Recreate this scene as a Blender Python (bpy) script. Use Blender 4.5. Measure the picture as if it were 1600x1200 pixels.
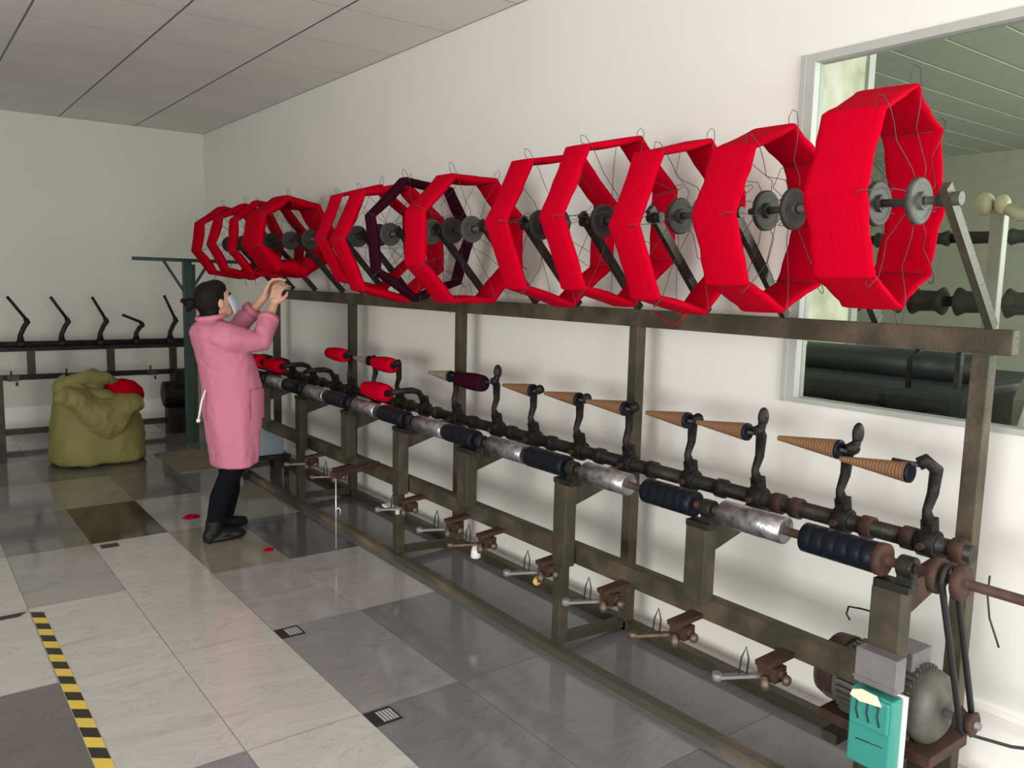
import bpy, bmesh, math, random
from mathutils import Vector, Matrix, Quaternion, noise
random.seed(7)
for o in list(bpy.data.objects): bpy.data.objects.remove(o, do_unlink=True)
C = bpy.context.scene.collection
PI = math.pi

# ---------------------------------------------------------------- camera
H = 1.5
F = 1290.1
yaw, pit, rol = math.radians(37.13), math.radians(-7.112), math.radians(1.34)
f_ = Vector((math.sin(yaw)*math.cos(pit), math.cos(yaw)*math.cos(pit), math.sin(pit)))
r_ = Vector((math.cos(yaw), -math.sin(yaw), 0)); u_ = r_.cross(f_)
r2 = r_*math.cos(rol)+u_*math.sin(rol); u2 = u_*math.cos(rol)-r_*math.sin(rol)
cam = bpy.data.objects.new('camera', bpy.data.cameras.new('camera')); C.objects.link(cam)
cam.matrix_world = Matrix(((r2.x,u2.x,-f_.x,0),(r2.y,u2.y,-f_.y,0),(r2.z,u2.z,-f_.z,H),(0,0,0,1)))
cam.data.sensor_width = 36; cam.data.lens = F/1600*36; cam.data.clip_start = .05; cam.data.clip_end = 200
S = bpy.context.scene; S.camera = cam

# ---------------------------------------------------------------- world, light, exposure
W = bpy.data.worlds.new('sky'); S.world = W; W.use_nodes = True
bg = W.node_tree.nodes['Background']; bg.inputs[0].default_value = (.80,.88,1,1); bg.inputs[1].default_value = 1.0
S.view_settings.view_transform = 'Standard'; S.view_settings.look = 'None'
S.view_settings.exposure = 0.22; S.view_settings.gamma = 1; S.view_settings.use_curve_mapping = False
def area(name, loc, target, sx, sy, power, col=(1,1,1)):
    l = bpy.data.lights.new(name, 'AREA'); l.shape = 'RECTANGLE'; l.size = sx; l.size_y = sy; l.energy = power; l.color = col
    o = bpy.data.objects.new(name, l); C.objects.link(o); o.location = loc
    o.rotation_euler = (Vector(target)-Vector(loc)).to_track_quat('-Z','Y').to_euler(); return o
# daylight entering by the openings of the room (left wall and the wall behind the camera)
area('daylight_left', (-4.05,.1,1.15), (0,.5,.80), 2.9, 1.4, 165, (1,.975,.93))
area('daylight_back', (.6,-2.75,1.3), (.9,3,.9), 2.8, 1.9, 150, (1,.975,.93))
area('fill_next_room', (6.5,-1.6,2.0), (6.0,3,1.3), 2.4, 1.4, 310, (.97,1,.92))  # added fill lamp that brightens the room behind the glass

# ---------------------------------------------------------------- materials
def nodes_of(m):
    m.use_nodes = True; nt = m.node_tree; return nt, nt.nodes, nt.links, nt.nodes['Principled BSDF']
def mat(name, col, rough=.5, metal=0, var=0, scale=12, col2=None, thr=(.45,.6), bump=0, bscale=60, stretch=None, spec=.5, sheen=0, coat=0):
    m = bpy.data.materials.new(name); nt, N, L, b = nodes_of(m)
    b.inputs['Base Color'].default_value = (*col,1); b.inputs['Roughness'].default_value = rough; b.inputs['Metallic'].default_value = metal
    b.inputs['Specular IOR Level'].default_value = spec
    if sheen: b.inputs['Sheen Weight'].default_value = sheen
    if coat: b.inputs['Coat Weight'].default_value = coat
    tc = N.new('ShaderNodeTexCoord'); mp = N.new('ShaderNodeMapping'); L.new(tc.outputs['Object'], mp.inputs[0])
    if stretch: mp.inputs['Scale'].default_value = stretch
    if var or col2:
        n = N.new('ShaderNodeTexNoise'); n.inputs['Scale'].default_value = scale; n.inputs['Detail'].default_value = 5; L.new(mp.outputs[0], n.inputs[0])
        cr = N.new('ShaderNodeValToRGB'); L.new(n.outputs[0], cr.inputs[0]); L.new(cr.outputs[0], b.inputs['Base Color'])
        c2 = col2 if col2 else tuple(min(1,c*(1+var)) for c in col); c1 = col if col2 else tuple(c*(1-var) for c in col)
        cr.color_ramp.elements[0].color = (*c1,1); cr.color_ramp.elements[1].color = (*c2,1)
        cr.color_ramp.elements[0].position = thr[0] if col2 else .3; cr.color_ramp.elements[1].position = thr[1] if col2 else .7
    if bump:
        n = N.new('ShaderNodeTexNoise'); n.inputs['Scale'].default_value = bscale; n.inputs['Detail'].default_value = 3; L.new(mp.outputs[0], n.inputs[0])
        bp = N.new('ShaderNodeBump'); bp.inputs['Strength'].default_value = bump; bp.inputs['Distance'].default_value = .01
        L.new(n.outputs[0], bp.inputs['Height']); L.new(bp.outputs[0], b.inputs['Normal'])
    return m
M = {}
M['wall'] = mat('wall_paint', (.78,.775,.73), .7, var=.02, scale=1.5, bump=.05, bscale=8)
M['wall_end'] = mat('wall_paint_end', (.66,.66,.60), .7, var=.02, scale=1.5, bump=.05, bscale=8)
M['skirting'] = mat('white_skirting_tile', (.90,.885,.84), .2)
M['ceil'] = mat('ceiling_tile', (.74,.72,.70), .75, var=.04, scale=2, bump=.35, bscale=90)
M['ceil_bar'] = mat('ceiling_bar', (.28,.27,.26), .6)
M['olive'] = mat('olive_paint', (.046,.043,.029), .45, col2=(.085,.064,.046), scale=9, thr=(.5,.68), bump=.15, bscale=80, spec=.2)
M['olive_worn'] = mat('worn_olive_paint', (.046,.043,.027), .5, col2=(.105,.080,.056), scale=7, thr=(.42,.66), bump=.2, bscale=70, spec=.2)
M['rust'] = mat('rusty_steel', (.050,.030,.023), .6, .1, col2=(.088,.043,.030), scale=18, thr=(.4,.65), bump=.2, bscale=90, spec=.2)
M['iron'] = mat('black_cast_iron', (.014,.013,.012), .5, .2, col2=(.035,.027,.022), scale=20, thr=(.5,.7), bump=.4, bscale=60, spec=.25)
M['pipe'] = mat('dark_greasy_pipe', (.020,.020,.016), .42, .3, col2=(.05,.036,.028), scale=11, thr=(.5,.7), bump=.15, bscale=60, spec=.3)
M['chrome'] = mat('foil_wrapped_metal', (.50,.50,.52), .28, .85, col2=(.16,.16,.17), scale=26, thr=(.35,.7), bump=.35, bscale=30)
M['black_rubber'] = mat('black_rubber', (.006,.008,.013), .38, bump=.15, bscale=40, spec=.15)
M['belt'] = mat('belt_rubber', (.012,.012,.012), .6)
M['hub'] = mat('grey_plastic_hub', (.075,.074,.068), .55, var=.2, scale=25, spec=.25)
M['hub_dark'] = mat('dark_hub', (.03,.028,.026), .6, var=.2, scale=25)
M['wire'] = mat('steel_wire', (.035,.033,.031), .5, .2)
M['wire_pale'] = mat('pale_wire', (.75,.73,.68), .3, .6)
def yarn_mat(name, col, dark):
    m = mat(name, col, .95, bump=.35, bscale=26, stretch=(1,14,1), spec=.03, col2=dark, scale=5, thr=(.5,1.0))
    return m
M['red'] = yarn_mat('red_yarn', (.49,.0004,.0150), (.41,.0004,.0125))
M['maroon'] = yarn_mat('maroon_yarn', (.030,.004,.011), (.020,.003,.008))
M['red_deep'] = yarn_mat('deep_red_yarn', (.44,.0004,.011), (.36,.0004,.009))
def cone_mat():
    m = bpy.data.materials.new('wooden_cone'); nt,N,L,b = nodes_of(m)
    tc = N.new('ShaderNodeTexCoord'); w = N.new('ShaderNodeTexWave'); w.bands_direction='Y'; w.inputs['Scale'].default_value = 30; w.inputs['Distortion'].default_value = 1.5
    L.new(tc.outputs['Object'], w.inputs[0]); cr = N.new('ShaderNodeValToRGB'); L.new(w.outputs[0], cr.inputs[0]); L.new(cr.outputs[0], b.inputs['Base Color'])
    cr.color_ramp.elements[0].color=(.15,.068,.034,1); cr.color_ramp.elements[1].color=(.33,.18,.088,1); b.inputs['Roughness'].default_value=.55
    return m
M['cone'] = cone_mat()
M['cone_grey'] = mat('grey_wooden_cone', (.30,.24,.16), .6, var=.2, scale=20)
M['teal'] = mat('teal_plastic', (.038,.28,.23), .4, var=.06, scale=6)
M['teal_dark'] = mat('dark_line', (.01,.03,.03), .6)
M['cream'] = mat('cream_paper', (.85,.80,.58), .7)
M['greymetal'] = mat('grey_metal_plate', (.19,.18,.185), .5, .2, var=.15, scale=14)
M['motor'] = mat('grey_motor_casting', (.11,.108,.092), .55, .1, var=.25, scale=14, bump=.2, bscale=40)
M['green'] = mat('dark_green_paint', (.012,.042,.030), .45, var=.2, scale=8)
M['sack'] = mat('olive_woven_sack', (.200,.185,.055), .62, var=.14, scale=5, bump=.5, bscale=160)
M['coat'] = mat('pink_cotton', (.57,.185,.27), .85, var=.03, scale=6, bump=.25, bscale=22)
M['coat_dark'] = mat('purple_pink_lining', (.40,.13,.22), .85)
M['skin'] = mat('skin', (.60,.34,.23), .55, var=.04, scale=10)
M['hair'] = mat('black_hair', (.008,.007,.007), .5, bump=.5, bscale=50, stretch=(1,1,6), spec=.15)
M['mask'] = mat('pale_blue_mask', (.45,.56,.62), .8)
M['trouser'] = mat('black_trousers', (.005,.006,.008), .9, spec=.08)
M['shoe'] = mat('black_rubber_shoe', (.006,.007,.007), .5, spec=.25)
M['white_plastic'] = mat('white_plastic', (.8,.8,.78), .4)
M['winframe'] = mat('pale_window_frame', (.42,.44,.42), .45, .0, var=.04)
M['bluegrey'] = mat('blue_grey_plastic', (.22,.27,.29), .5, var=.15, scale=8)
M['cardboard'] = mat('cardboard', (.20,.165,.105), .8, var=.1, scale=4)
M['decal'] = mat('black_sticker', (.02,.02,.022), .4)
M['decal_bar'] = mat('sticker_bar', (.45,.45,.44), .5)
M['yellow'] = mat('yellow_tape', (.78,.56,.09), .45, var=.05, scale=10)
M['black_tape'] = mat('black_tape', (.03,.028,.02), .45)
M['darkblue'] = mat('dark_machine_cover', (.018,.024,.028), .5, var=.3, scale=5)
M['grime_wall'] = mat('grey_green_wall', (.33,.33,.265), .8, var=.05)
M['panel_ceil'] = mat('grey_green_panel', (.36,.375,.32), .6, var=.06)
M['concrete'] = mat('concrete', (.20,.19,.16), .8, var=.1)
M['brass'] = mat('tarnished_brass', (.12,.085,.060), .45, .5, var=.3, scale=30)
M['knob'] = mat('dull_cream_plastic', (.42,.39,.27), .5)
M['amber'] = mat('amber_plastic', (.70,.42,.12), .45)
M['pale_steel'] = mat('pale_steel', (.25,.245,.21), .4, .1, var=.06)

def tile_mat():
    m = bpy.data.materials.new('polished_marble_tile'); nt,N,L,b = nodes_of(m)
    at = N.new('ShaderNodeAttribute'); at.attribute_name = 'tile'
    tc = N.new('ShaderNodeTexCoord')
    n1 = N.new('ShaderNodeTexNoise'); n1.inputs['Scale'].default_value = 2.2; n1.inputs['Detail'].default_value = 7; n1.inputs['Distortion'].default_value = 1.6; n1.inputs['Roughness'].default_value=.6
    ad = N.new('ShaderNodeVectorMath'); ad.operation='ADD'; sc = N.new('ShaderNodeVectorMath'); sc.operation='SCALE'; sc.inputs['Scale'].default_value = 23
    L.new(at.outputs['Color'], sc.inputs[0]); L.new(tc.outputs['Object'], ad.inputs[0]); L.new(sc.outputs[0], ad.inputs[1])
    mp = N.new('ShaderNodeMapping'); mp.inputs['Rotation'].default_value=(0,0,.6); mp.inputs['Scale'].default_value=(1,2.6,1); L.new(ad.outputs[0], mp.inputs[0]); L.new(mp.outputs[0], n1.inputs[0])
    cr = N.new('ShaderNodeValToRGB'); L.new(n1.outputs[0], cr.inputs[0])
    e = cr.color_ramp.elements; e[0].position=.28; e[0].color=(.80,.80,.80,1); e[1].position=.42; e[1].color=(1,1,1,1)
    for p,v in ((.492,1.0),(.503,.80),(.514,1.0),(.66,1.08)):
        x = e.new(p); x.color=(v,v,v,1)
    mx = N.new('ShaderNodeMix'); mx.data_type='RGBA'; mx.blend_type='MULTIPLY'; mx.inputs['Factor'].default_value=1
    L.new(at.outputs['Color'], mx.inputs[6]); L.new(cr.outputs[0], mx.inputs[7]); L.new(mx.outputs[2], b.inputs['Base Color'])
    b.inputs['Roughness'].default_value=.09; b.inputs['Specular IOR Level'].default_value=.55
    return m
M['tile'] = tile_mat()
M['grout'] = mat('grout', (.20,.19,.17), .8)
def glass_mat(name, tint=(1,1,1), alpha=.92):
    m = bpy.data.materials.new(name); m.use_nodes=True; nt=m.node_tree; N=nt.nodes; L=nt.links; N.remove(N['Principled BSDF'])
    t=N.new('ShaderNodeBsdfTransparent'); t.inputs[0].default_value=(*tint,1); g=N.new('ShaderNodeBsdfGlossy'); g.inputs['Roughness'].default_value=.03
    fr=N.new('ShaderNodeFresnel'); fr.inputs[0].default_value=1.2; mx=N.new('ShaderNodeMixShader')
    L.new(fr.outputs[0],mx.inputs[0]); L.new(t.outputs[0],mx.inputs[1]); L.new(g.outputs[0],mx.inputs[2]); L.new(mx.outputs[0],N['Material Output'].inputs[0]); return m
M['glass'] = glass_mat('window_glass',(.93,.96,.93))
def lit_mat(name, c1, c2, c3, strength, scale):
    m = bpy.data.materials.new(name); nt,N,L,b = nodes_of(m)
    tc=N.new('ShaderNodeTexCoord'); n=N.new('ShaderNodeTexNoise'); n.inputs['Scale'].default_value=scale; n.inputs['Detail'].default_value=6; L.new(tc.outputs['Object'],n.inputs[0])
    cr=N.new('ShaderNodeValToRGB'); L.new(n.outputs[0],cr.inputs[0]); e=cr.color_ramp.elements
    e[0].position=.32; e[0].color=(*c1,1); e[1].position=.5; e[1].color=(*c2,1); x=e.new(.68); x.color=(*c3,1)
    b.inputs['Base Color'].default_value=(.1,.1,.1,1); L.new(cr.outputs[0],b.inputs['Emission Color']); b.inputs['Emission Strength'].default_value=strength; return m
M['reflection_glow'] = lit_mat('painted_reflection_glow', (.42,.46,.26), (.72,.70,.46), (.92,.90,.74), .68, 5)  # mottled glow standing in for a reflection in the window glass

# ---------------------------------------------------------------- mesh helpers
class MB:
    def __init__(s): s.v=[]; s.f=[]; s.sm=[]; s.mi=[]
    def add(s, vs, fs, smooth=False, mi=0):
        o=len(s.v); s.v += [Vector(v) for v in vs]
        for f in fs: s.f.append([i+o for i in f]); s.sm.append(smooth); s.mi.append(mi)
        return s
    def box(s, a, b, mi=0):
        x0,y0,z0=a; x1,y1,z1=b
        vs=[(x0,y0,z0),(x1,y0,z0),(x1,y1,z0),(x0,y1,z0),(x0,y0,z1),(x1,y0,z1),(x1,y1,z1),(x0,y1,z1)]
        return s.add(vs,[(0,3,2,1),(4,5,6,7),(0,1,5,4),(1,2,6,5),(2,3,7,6),(3,0,4,7)],False,mi)
    def bar(s, p, q, w, h, up=(0,0,1), mi=0):
        p=Vector(p); q=Vector(q); d=(q-p).normalized(); u=Vector(up); u=(u-d*u.dot(d))
        if u.length<1e-4: u=Vector((1,0,0)); u=(u-d*u.dot(d))
        u.normalize(); r=d.cross(u)
        vs=[]
        for c in (p,q):
            for a,b in ((-1,-1),(1,-1),(1,1),(-1,1)): vs.append(c+r*a*w/2+u*b*h/2)
        return s.add(vs,[(0,1,2,3),(7,6,5,4),(0,4,5,1),(1,5,6,2),(2,6,7,3),(3,7,4,0)],False,mi)
    def tube(s, pts, r, n=10, caps=True, mi=0, smooth=True):
        pts=[Vector(p) for p in pts]; rs = r if isinstance(r,(list,tuple)) else [r]*len(pts)
        vs=[]; prev=None
        for i,p in enumerate(pts):
            if i==0: d=pts[1]-pts[0]
            elif i==len(pts)-1: d=pts[-1]-pts[-2]
            else: d=(pts[i+1]-p).normalized()+(p-pts[i-1]).normalized()
            if d.length<1e-6: d=prev_d
            d.normalize(); prev_d=d
            if prev is None:
                u=Vector((0,0,1)) if abs(d.z)<.9 else Vector((1,0,0))
            else: u=prev
            u=(u-d*u.dot(d)).normalized(); prev=u; w=d.cross(u)
            for k in range(n):
                t=2*PI*k/n; vs.append(p+(u*math.cos(t)+w*math.sin(t))*rs[i])
        fs=[]
        for i in range(len(pts)-1):
            for k in range(n):
                a=i*n+k; b=i*n+(k+1)%n; fs.append((a,b,b+n,a+n))
        s.add(vs,fs,smooth,mi)
        if caps:
            o=len(s.v)-len(vs); L=(len(pts)-1)*n
            s.f.append([o+k for k in reversed(range(n))]); s.sm.append(False); s.mi.append(mi)
            s.f.append([o+L+k for k in range(n)]); s.sm.append(False); s.mi.append(mi)
        return s
    def lathe(s, p, axis, prof, n=24, mi=0):      # prof: (distance along axis, radius)
        p=Vector(p); d=Vector(axis).normalized(); u=Vector((0,0,1)) if abs(d.z)<.9 else Vector((1,0,0)); u=(u-d*u.dot(d)).normalized(); w=d.cross(u)
        vs=[]; fs=[]
        for t,r in prof:
            for k in range(n):
                a=2*PI*k/n; vs.append(p+d*t+(u*math.cos(a)+w*math.sin(a))*max(r,1e-5))
        for i in range(len(prof)-1):
            for k in range(n):
                a=i*n+k; b=i*n+(k+1)%n; fs.append((a,b,b+n,a+n))
        s.add(vs,fs,True,mi); o=len(s.v)-len(vs); L=(len(prof)-1)*n
        s.f.append([o+k for k in reversed(range(n))]); s.sm.append(False); s.mi.append(mi)
        s.f.append([o+L+k for k in range(n)]); s.sm.append(False); s.mi.append(mi)
        return s
    def ellipsoid(s, c, r, rot=None, n=16, m=10, fn=None, mi=0):
        c=Vector(c); vs=[]; fs=[]; R=rot.to_matrix() if rot else Matrix.Identity(3)
        for i in range(1,m):
            t=PI*i/m
            for k in range(n):
                a=2*PI*k/n; v=Vector((math.sin(t)*math.cos(a),math.sin(t)*math.sin(a),math.cos(t)))
                if fn: v=fn(v)
                vs.append(c+R@Vector((v.x*r[0],v.y*r[1],v.z*r[2])))
        top=Vector((0,0,1)); bot=Vector((0,0,-1))
        if fn: top=fn(top); bot=fn(bot)
        vs.append(c+R@Vector((top.x*r[0],top.y*r[1],top.z*r[2]))); vs.append(c+R@Vector((bot.x*r[0],bot.y*r[1],bot.z*r[2])))
        for i in range(m-2):
            for k in range(n): a=i*n+k; b=i*n+(k+1)%n; fs.append((a,a+n,b+n,b))
        T=(m-1)*n; 
        for k in range(n): fs.append((T,k,(k+1)%n)); fs.append((T+1,(m-2)*n+(k+1)%n,(m-2)*n+k))
        return s.add(vs,fs,True,mi)
    def mesh(s, name, mats):
        me=bpy.data.meshes.new(name); me.from_pydata([tuple(v) for v in s.v],[],s.f)
        me.polygons.foreach_set('use_smooth',s.sm); me.polygons.foreach_set('material_index',s.mi)
        for m in (mats if isinstance(mats,(list,tuple)) else [mats]): me.materials.append(m)
        me.update(); return me
def put(name, mb, m, parent=None, bevel=0):
    me = mb.mesh(name, m); o = bpy.data.objects.new(name, me); C.objects.link(o)
    if parent is not None:
        o.parent = parent; T = Vector(parent_loc(parent))
        if T.length>0 or True:
            R = parent_rot(parent)
            me.transform((Matrix.Translation(T)@Matrix.Rotation(R,4,'Z')).inverted())
    if bevel:
        b=o.modifiers.new('bevel','BEVEL'); b.width=bevel; b.segments=2; b.limit_method='ANGLE'
    return o
def parent_loc(p): return p.get('_l', (0,0,0))
def parent_rot(p): return p.get('_r', 0.0)
def thing(name, label, cat, loc=(0,0,0), group=None):
    o=bpy.data.objects.new(name,None); C.objects.link(o); o.location=loc; o['_l']=tuple(map(float,loc)); o.empty_display_size=.05
    o['label']=label; o['category']=cat
    if group: o['group']=group
    return o
def sub(name, mb, m, parent, bevel=0):            # part of a part (the part sits at its thing's frame)
    me=mb.mesh(name,m); o=bpy.data.objects.new(name,me); C.objects.link(o); o.parent=parent
    me.transform(Matrix.Translation(Vector(parent_loc(parent.parent))).inverted())
    if bevel:
        b=o.modifiers.new('bevel','BEVEL'); b.width=bevel; b.segments=2; b.limit_method='ANGLE'
    return o
def solo(name, mb, m, label, cat, group=None, bevel=0):
    # one-mesh thing, origin moved to its base centre
    xs=[v.x for v in mb.v]; ys=[v.y for v in mb.v]; zs=[v.z for v in mb.v]
    c=Vector(((min(xs)+max(xs))/2,(min(ys)+max(ys))/2,min(zs)))
    me=mb.mesh(name,m); me.transform(Matrix.Translation(-c)); o=bpy.data.objects.new(name,me); C.objects.link(o); o.location=c
    o['label']=label; o['category']=cat
    if group: o['group']=group
    if bevel:
        b=o.modifiers.new('bevel','BEVEL'); b.width=bevel; b.segments=2; b.limit_method='ANGLE'
    return o
def struct(name, mb, m, bevel=0):
    me=mb.mesh(name,m); o=bpy.data.objects.new(name,me); C.objects.link(o); o['kind']='structure'
    if bevel:
        b=o.modifiers.new('bevel','BEVEL'); b.width=bevel; b.segments=2; b.limit_method='ANGLE'
    return o

def wrinkle(o,strength,size):
    tx=bpy.data.textures.new('wrinkles','CLOUDS'); tx.noise_scale=size; tx.noise_depth=2
    d=o.modifiers.new('wrinkles','DISPLACE'); d.texture=tx; d.strength=strength; d.mid_level=.5; d.texture_coords='LOCAL'
# ================================================================ ROOM
XW, YE, ZC = 2.67, 8.85, 2.91
XL, YB = -4.2, -2.9
# floor tiles
tone = {'W':(.56,.55,.51),'L':(.40,.395,.375),'M':(.275,.27,.275),'G':(.200,.200,.205),'D':(.120,.120,.127),'B':(.17,.155,.15),'K':(.060,.056,.042),'C':(.30,.275,.22),'P':(.21,.205,.205)}
tone = {k:tuple(.92*c for c in v) for k,v in tone.items()}
# tile tones by row (towards the end wall) and column (towards the right wall): 0 white .. 8
tone_keys = ('W','L','M','P','G','B','D','K','C')
rows = {-5:(1,0,4,0,1,4,2,4,0,0), -4:(1,0,1,0,2,4,4,4,0,0), -3:(0,5,0,0,2,4,4,4,0,0), -2:(0,0,2,0,4,6,4,4,0,0), -1:(0,0,2,0,4,4,4,6,0,0),
  0:(0,5,0,0,2,4,4,4,0,0), 1:(5,0,0,0,1,1,4,4,0,0), 2:(0,0,1,0,8,6,4,2,0,0), 3:(4,1,3,7,1,8,6,2,0,0), 4:(2,3,2,8,5,3,5,4,0,0),
  5:(4,2,3,6,5,3,6,7,4,4), 6:(2,1,6,4,2,5,4,7,4,4), 7:(1,4,2,6,4,1,7,4,4,4), 8:(2,4,1,4,6,4,4,4,4,4)}
mb=MB(); cols=[]
TX0,TW,TY0,TH = .02,.405,2.45,.822
g=.0011
for j in range(-7,9):
    for i in range(-11,8):
        x0=TX0+TW*i; y0=TY0+TH*j
        x1=min(x0+TW,XW); y1=min(y0+TH,YE)
        if i==5: x1=2.505
        if i==6: x0=2.505
        if x0>=XW or y0>=YE: continue
        x0m=max(x0,XL); y0m=max(y0,YB)
        if x1<=XL or y1<=YB: continue
        row=rows.get(j,(0,1,4,0,2,4,4,1,4,2)); k=tone_keys[row[i+1] if 0<=i+1<len(row) else random.choice((0,1,4,2,1,0))]
        if i==6: k='W'
        c=tone[k]; e=random.uniform(-.012,.012)
        mb.add([(x0m+g,y0m+g,0),(x1-g,y0m+g,0),(x1-g,y1-g,0),(x0m+g,y1-g,0)],[(0,1,2,3)]); cols.append((c[0]+e,c[1]+e,c[2]+e,1))
nt_=len(mb.f)
mb.box((XL-.1,YB-.1,-.05),(XW+.12,YE+.1,-.0012),1)
floor=struct('floor',mb,[M['tile'],M['grout']])
at=floor.data.attributes.new('tile','FLOAT_COLOR','FACE')
for k in range(len(floor.data.polygons)): at.data[k].color = cols[k] if k<nt_ else (.2,.2,.2,1)

# ceiling
mb=MB(); cx=[XW-.655*k for k in range(0,12)]; cy0=4.86-.655*13
for i in range(11):
    for j in range(0,21):
        x1=cx[i]; x0=max(cx[i+1],XL); y0=max(cy0+.655*j,YB); y1=min(cy0+.655*(j+1),YE)
        if x1<=XL or y1<=y0: continue
        mb.add([(x0+.006,y0+.002,ZC),(x0+.006,y1-.002,ZC),(x1-.006,y1-.002,ZC),(x1-.006,y0+.002,ZC)],[(0,1,2,3)])
mb.box((XL-.1,YB-.1,ZC+.004),(XW+.12,YE+.1,ZC+.12),1)
struct('ceiling',mb,[M['ceil'],M['ceil_bar']])
# walls
WY0,WY1,WZ0,WZ1 = -.55,1.84,1.08,2.32     # internal window
mb=MB()
mb.box((XW,WY1,0),(XW+.12,YE+.1,ZC)); mb.box((XW,YB,0),(XW+.12,WY0,ZC)); mb.box((XW,WY0,0),(XW+.12,WY1,WZ0)); mb.box((XW,WY0,WZ1),(XW+.12,WY1,ZC))
struct('wall_right',mb,M['wall'])
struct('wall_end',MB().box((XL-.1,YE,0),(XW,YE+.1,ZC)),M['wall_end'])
mb=MB(); mb.box((XL-.1,YB,0),(XL,-.8,ZC)); mb.box((XL-.1,3.2,0),(XL,YE,ZC)); mb.box((XL-.1,-.8,0),(XL,3.2,.45)); mb.box((XL-.1,-.8,2.45),(XL,3.2,ZC))
struct('wall_left',mb,M['wall'])
mb=MB(); mb.box((XL-.1,YB-.1,0),(-.7,YB,ZC)); mb.box((2.5,YB-.1,0),(XW+.12,YB,ZC)); mb.box((-.7,YB-.1,2.45),(2.5,YB,ZC)); mb.box((-.7,YB-.1,0),(2.5,YB,.25))
struct('wall_back',mb,M['wall'])
struct('baseboard_right',MB().box((XW-.009,YB,0),(XW,YE,.222)).box((XW-.013,YB,.205),(XW,YE,.225)),M['skirting'])
struct('baseboard_end',MB().box((XL,YE-.009,0),(XW-.014,YE,.222)),M['skirting'])
# internal window: frame with glass
wf=MB(); fw=.055; xo=XW-.012; xi=XW+.05
wf.box((xo,WY1-fw,WZ0),(xi,WY1,WZ1)); wf.box((xo,WY0,WZ0),(xi,WY0+fw,WZ1)); wf.box((xo,WY0+fw,WZ1-.03),(xi,WY1-fw,WZ1)); wf.box((xo,WY0+fw,WZ0),(xi,WY1-fw,WZ0+.018))
wf.box((xo-.006,WY1-.022,WZ0),(xo,WY1,WZ1))
win=struct('window_1',wf,M['winframe'],bevel=.002)
gl=MB().box((XW+.02,WY0+fw,WZ0+.018),(XW+.026,WY1-fw,WZ1-.03)); g_=put('glass_pane',gl,M['glass'],win)
# room beyond the window
NX1=9.05; NY0=-3.0; NY1=5.6
struct('floor_next',MB().box((XW+.12,NY0,-.05),(NX1,NY1,0)),M['concrete'])
mb=MB()
for k in range(28):
    y=NY0+k*.32
    if y>=NY1: break
    mb.box((XW+.12,y,ZC+.0),(NX1,min(y+.30,NY1),ZC+.04)); mb.box((XW+.12,min(y+.30,NY1),ZC+.003),(NX1,min(y+.32,NY1),ZC+.04))
struct('ceiling_next',mb,M['panel_ceil'])
struct('wall_next_far',MB().box((NX1,NY0,0),(NX1+.1,NY1,ZC+.1)),M['grime_wall'])
struct('wall_next_end',MB().box((XW+.12,NY1,0),(NX1,NY1+.1,ZC+.1)),M['grime_wall'])
struct('wall_next_near',MB().box((XW+.12,NY0-.1,0),(NX1,NY0,.9)).box((XW+.12,NY0-.1,2.6),(NX1,NY0,ZC+.1)),M['grime_wall'])
# added glowing panel imitating a bright reflection at the left side of the window
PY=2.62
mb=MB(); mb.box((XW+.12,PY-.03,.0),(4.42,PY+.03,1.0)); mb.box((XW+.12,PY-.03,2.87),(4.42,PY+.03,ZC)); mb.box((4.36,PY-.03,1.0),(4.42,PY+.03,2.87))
w2=struct('reflection_panel',mb,M['winframe']); put('glowing_pane',MB().box((XW+.13,PY-.01,1.0),(4.36,PY+.01,2.87)),M['reflection_glow'],w2)

# ================================================================ WINDING MACHINE (main)
fr=thing('winding_frame','long olive green steel machine frame under the red reels','machine frame',(2.32,3.8,0))
PYS=[1.07,2.45,3.79,5.12,6.49]
for y in PYS: put('rear_post',MB().box((2.485,y-.025,.0),(2.535,y+.025,1.33)),M['olive_worn'] if y<3.8 else M['olive'],fr,.003)
put('top_rail',MB().bar((2.51,.99,1.36),(2.51,6.52,1.355),.045,.072),M['olive_worn'],fr,.003)
put('rear_base_rail',MB().bar((2.51,.95,.022),(2.51,6.52,.022),.05,.044),M['olive'],fr,.003)
# bent wooden front plank
mb=MB(); pts=[(2.10+.012*math.sin(y*2.1),y,.018) for y in [6.5-.25*k for k in range(24)]]
for a,b in zip(pts,pts[1:]): mb.bar(a,(b[0],b[1]-.001,b[2]),.044,.036)
put('front_base_plank',mb,mat('mossy_wood',(.062,.059,.040),.7,col2=(.22,.155,.10),scale=2.5,thr=(.48,.62),bump=.4,bscale=30,stretch=(1,.6,1)),fr)
put('middle_rail',MB().bar((2.20,1.115,.435),(2.20,6.5,.435),.05,.012).bar((2.177,1.115,.402),(2.177,6.5,.402),.006,.072),M['olive_worn'],fr)
for y in (2.45,3.79,5.12,6.49): put('base_crossbar',MB().bar((2.13,y+.01,.045),(2.485,y+.01,.03),.045,.035),M['olive'],fr,.002)
FL=[1.09,2.45,3.79,5.11,6.45]; MID=[1.755,3.16,4.42,5.78]
for y in FL:
    w=.085 if y==1.09 else .075
    put('front_leg',MB().box((2.105,y-.024,.0365),(2.152,y+.024,.36)).box((2.108,y-w/2,.36),(2.165,y+w/2,.70)) if y!=1.09 else MB().box((2.105,y-w/2,.0365),(2.165,y+w/2,.70)),M['olive'],fr,.003)
for y in MID: put('bearing_post',MB().box((2.110,y-.042,.442),(2.168,y+.042,.70)),M['olive'],fr,.003)
BE=[1.05,1.72,2.40,3.03,3.67,4.36,5.07,5.72,6.40]
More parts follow.
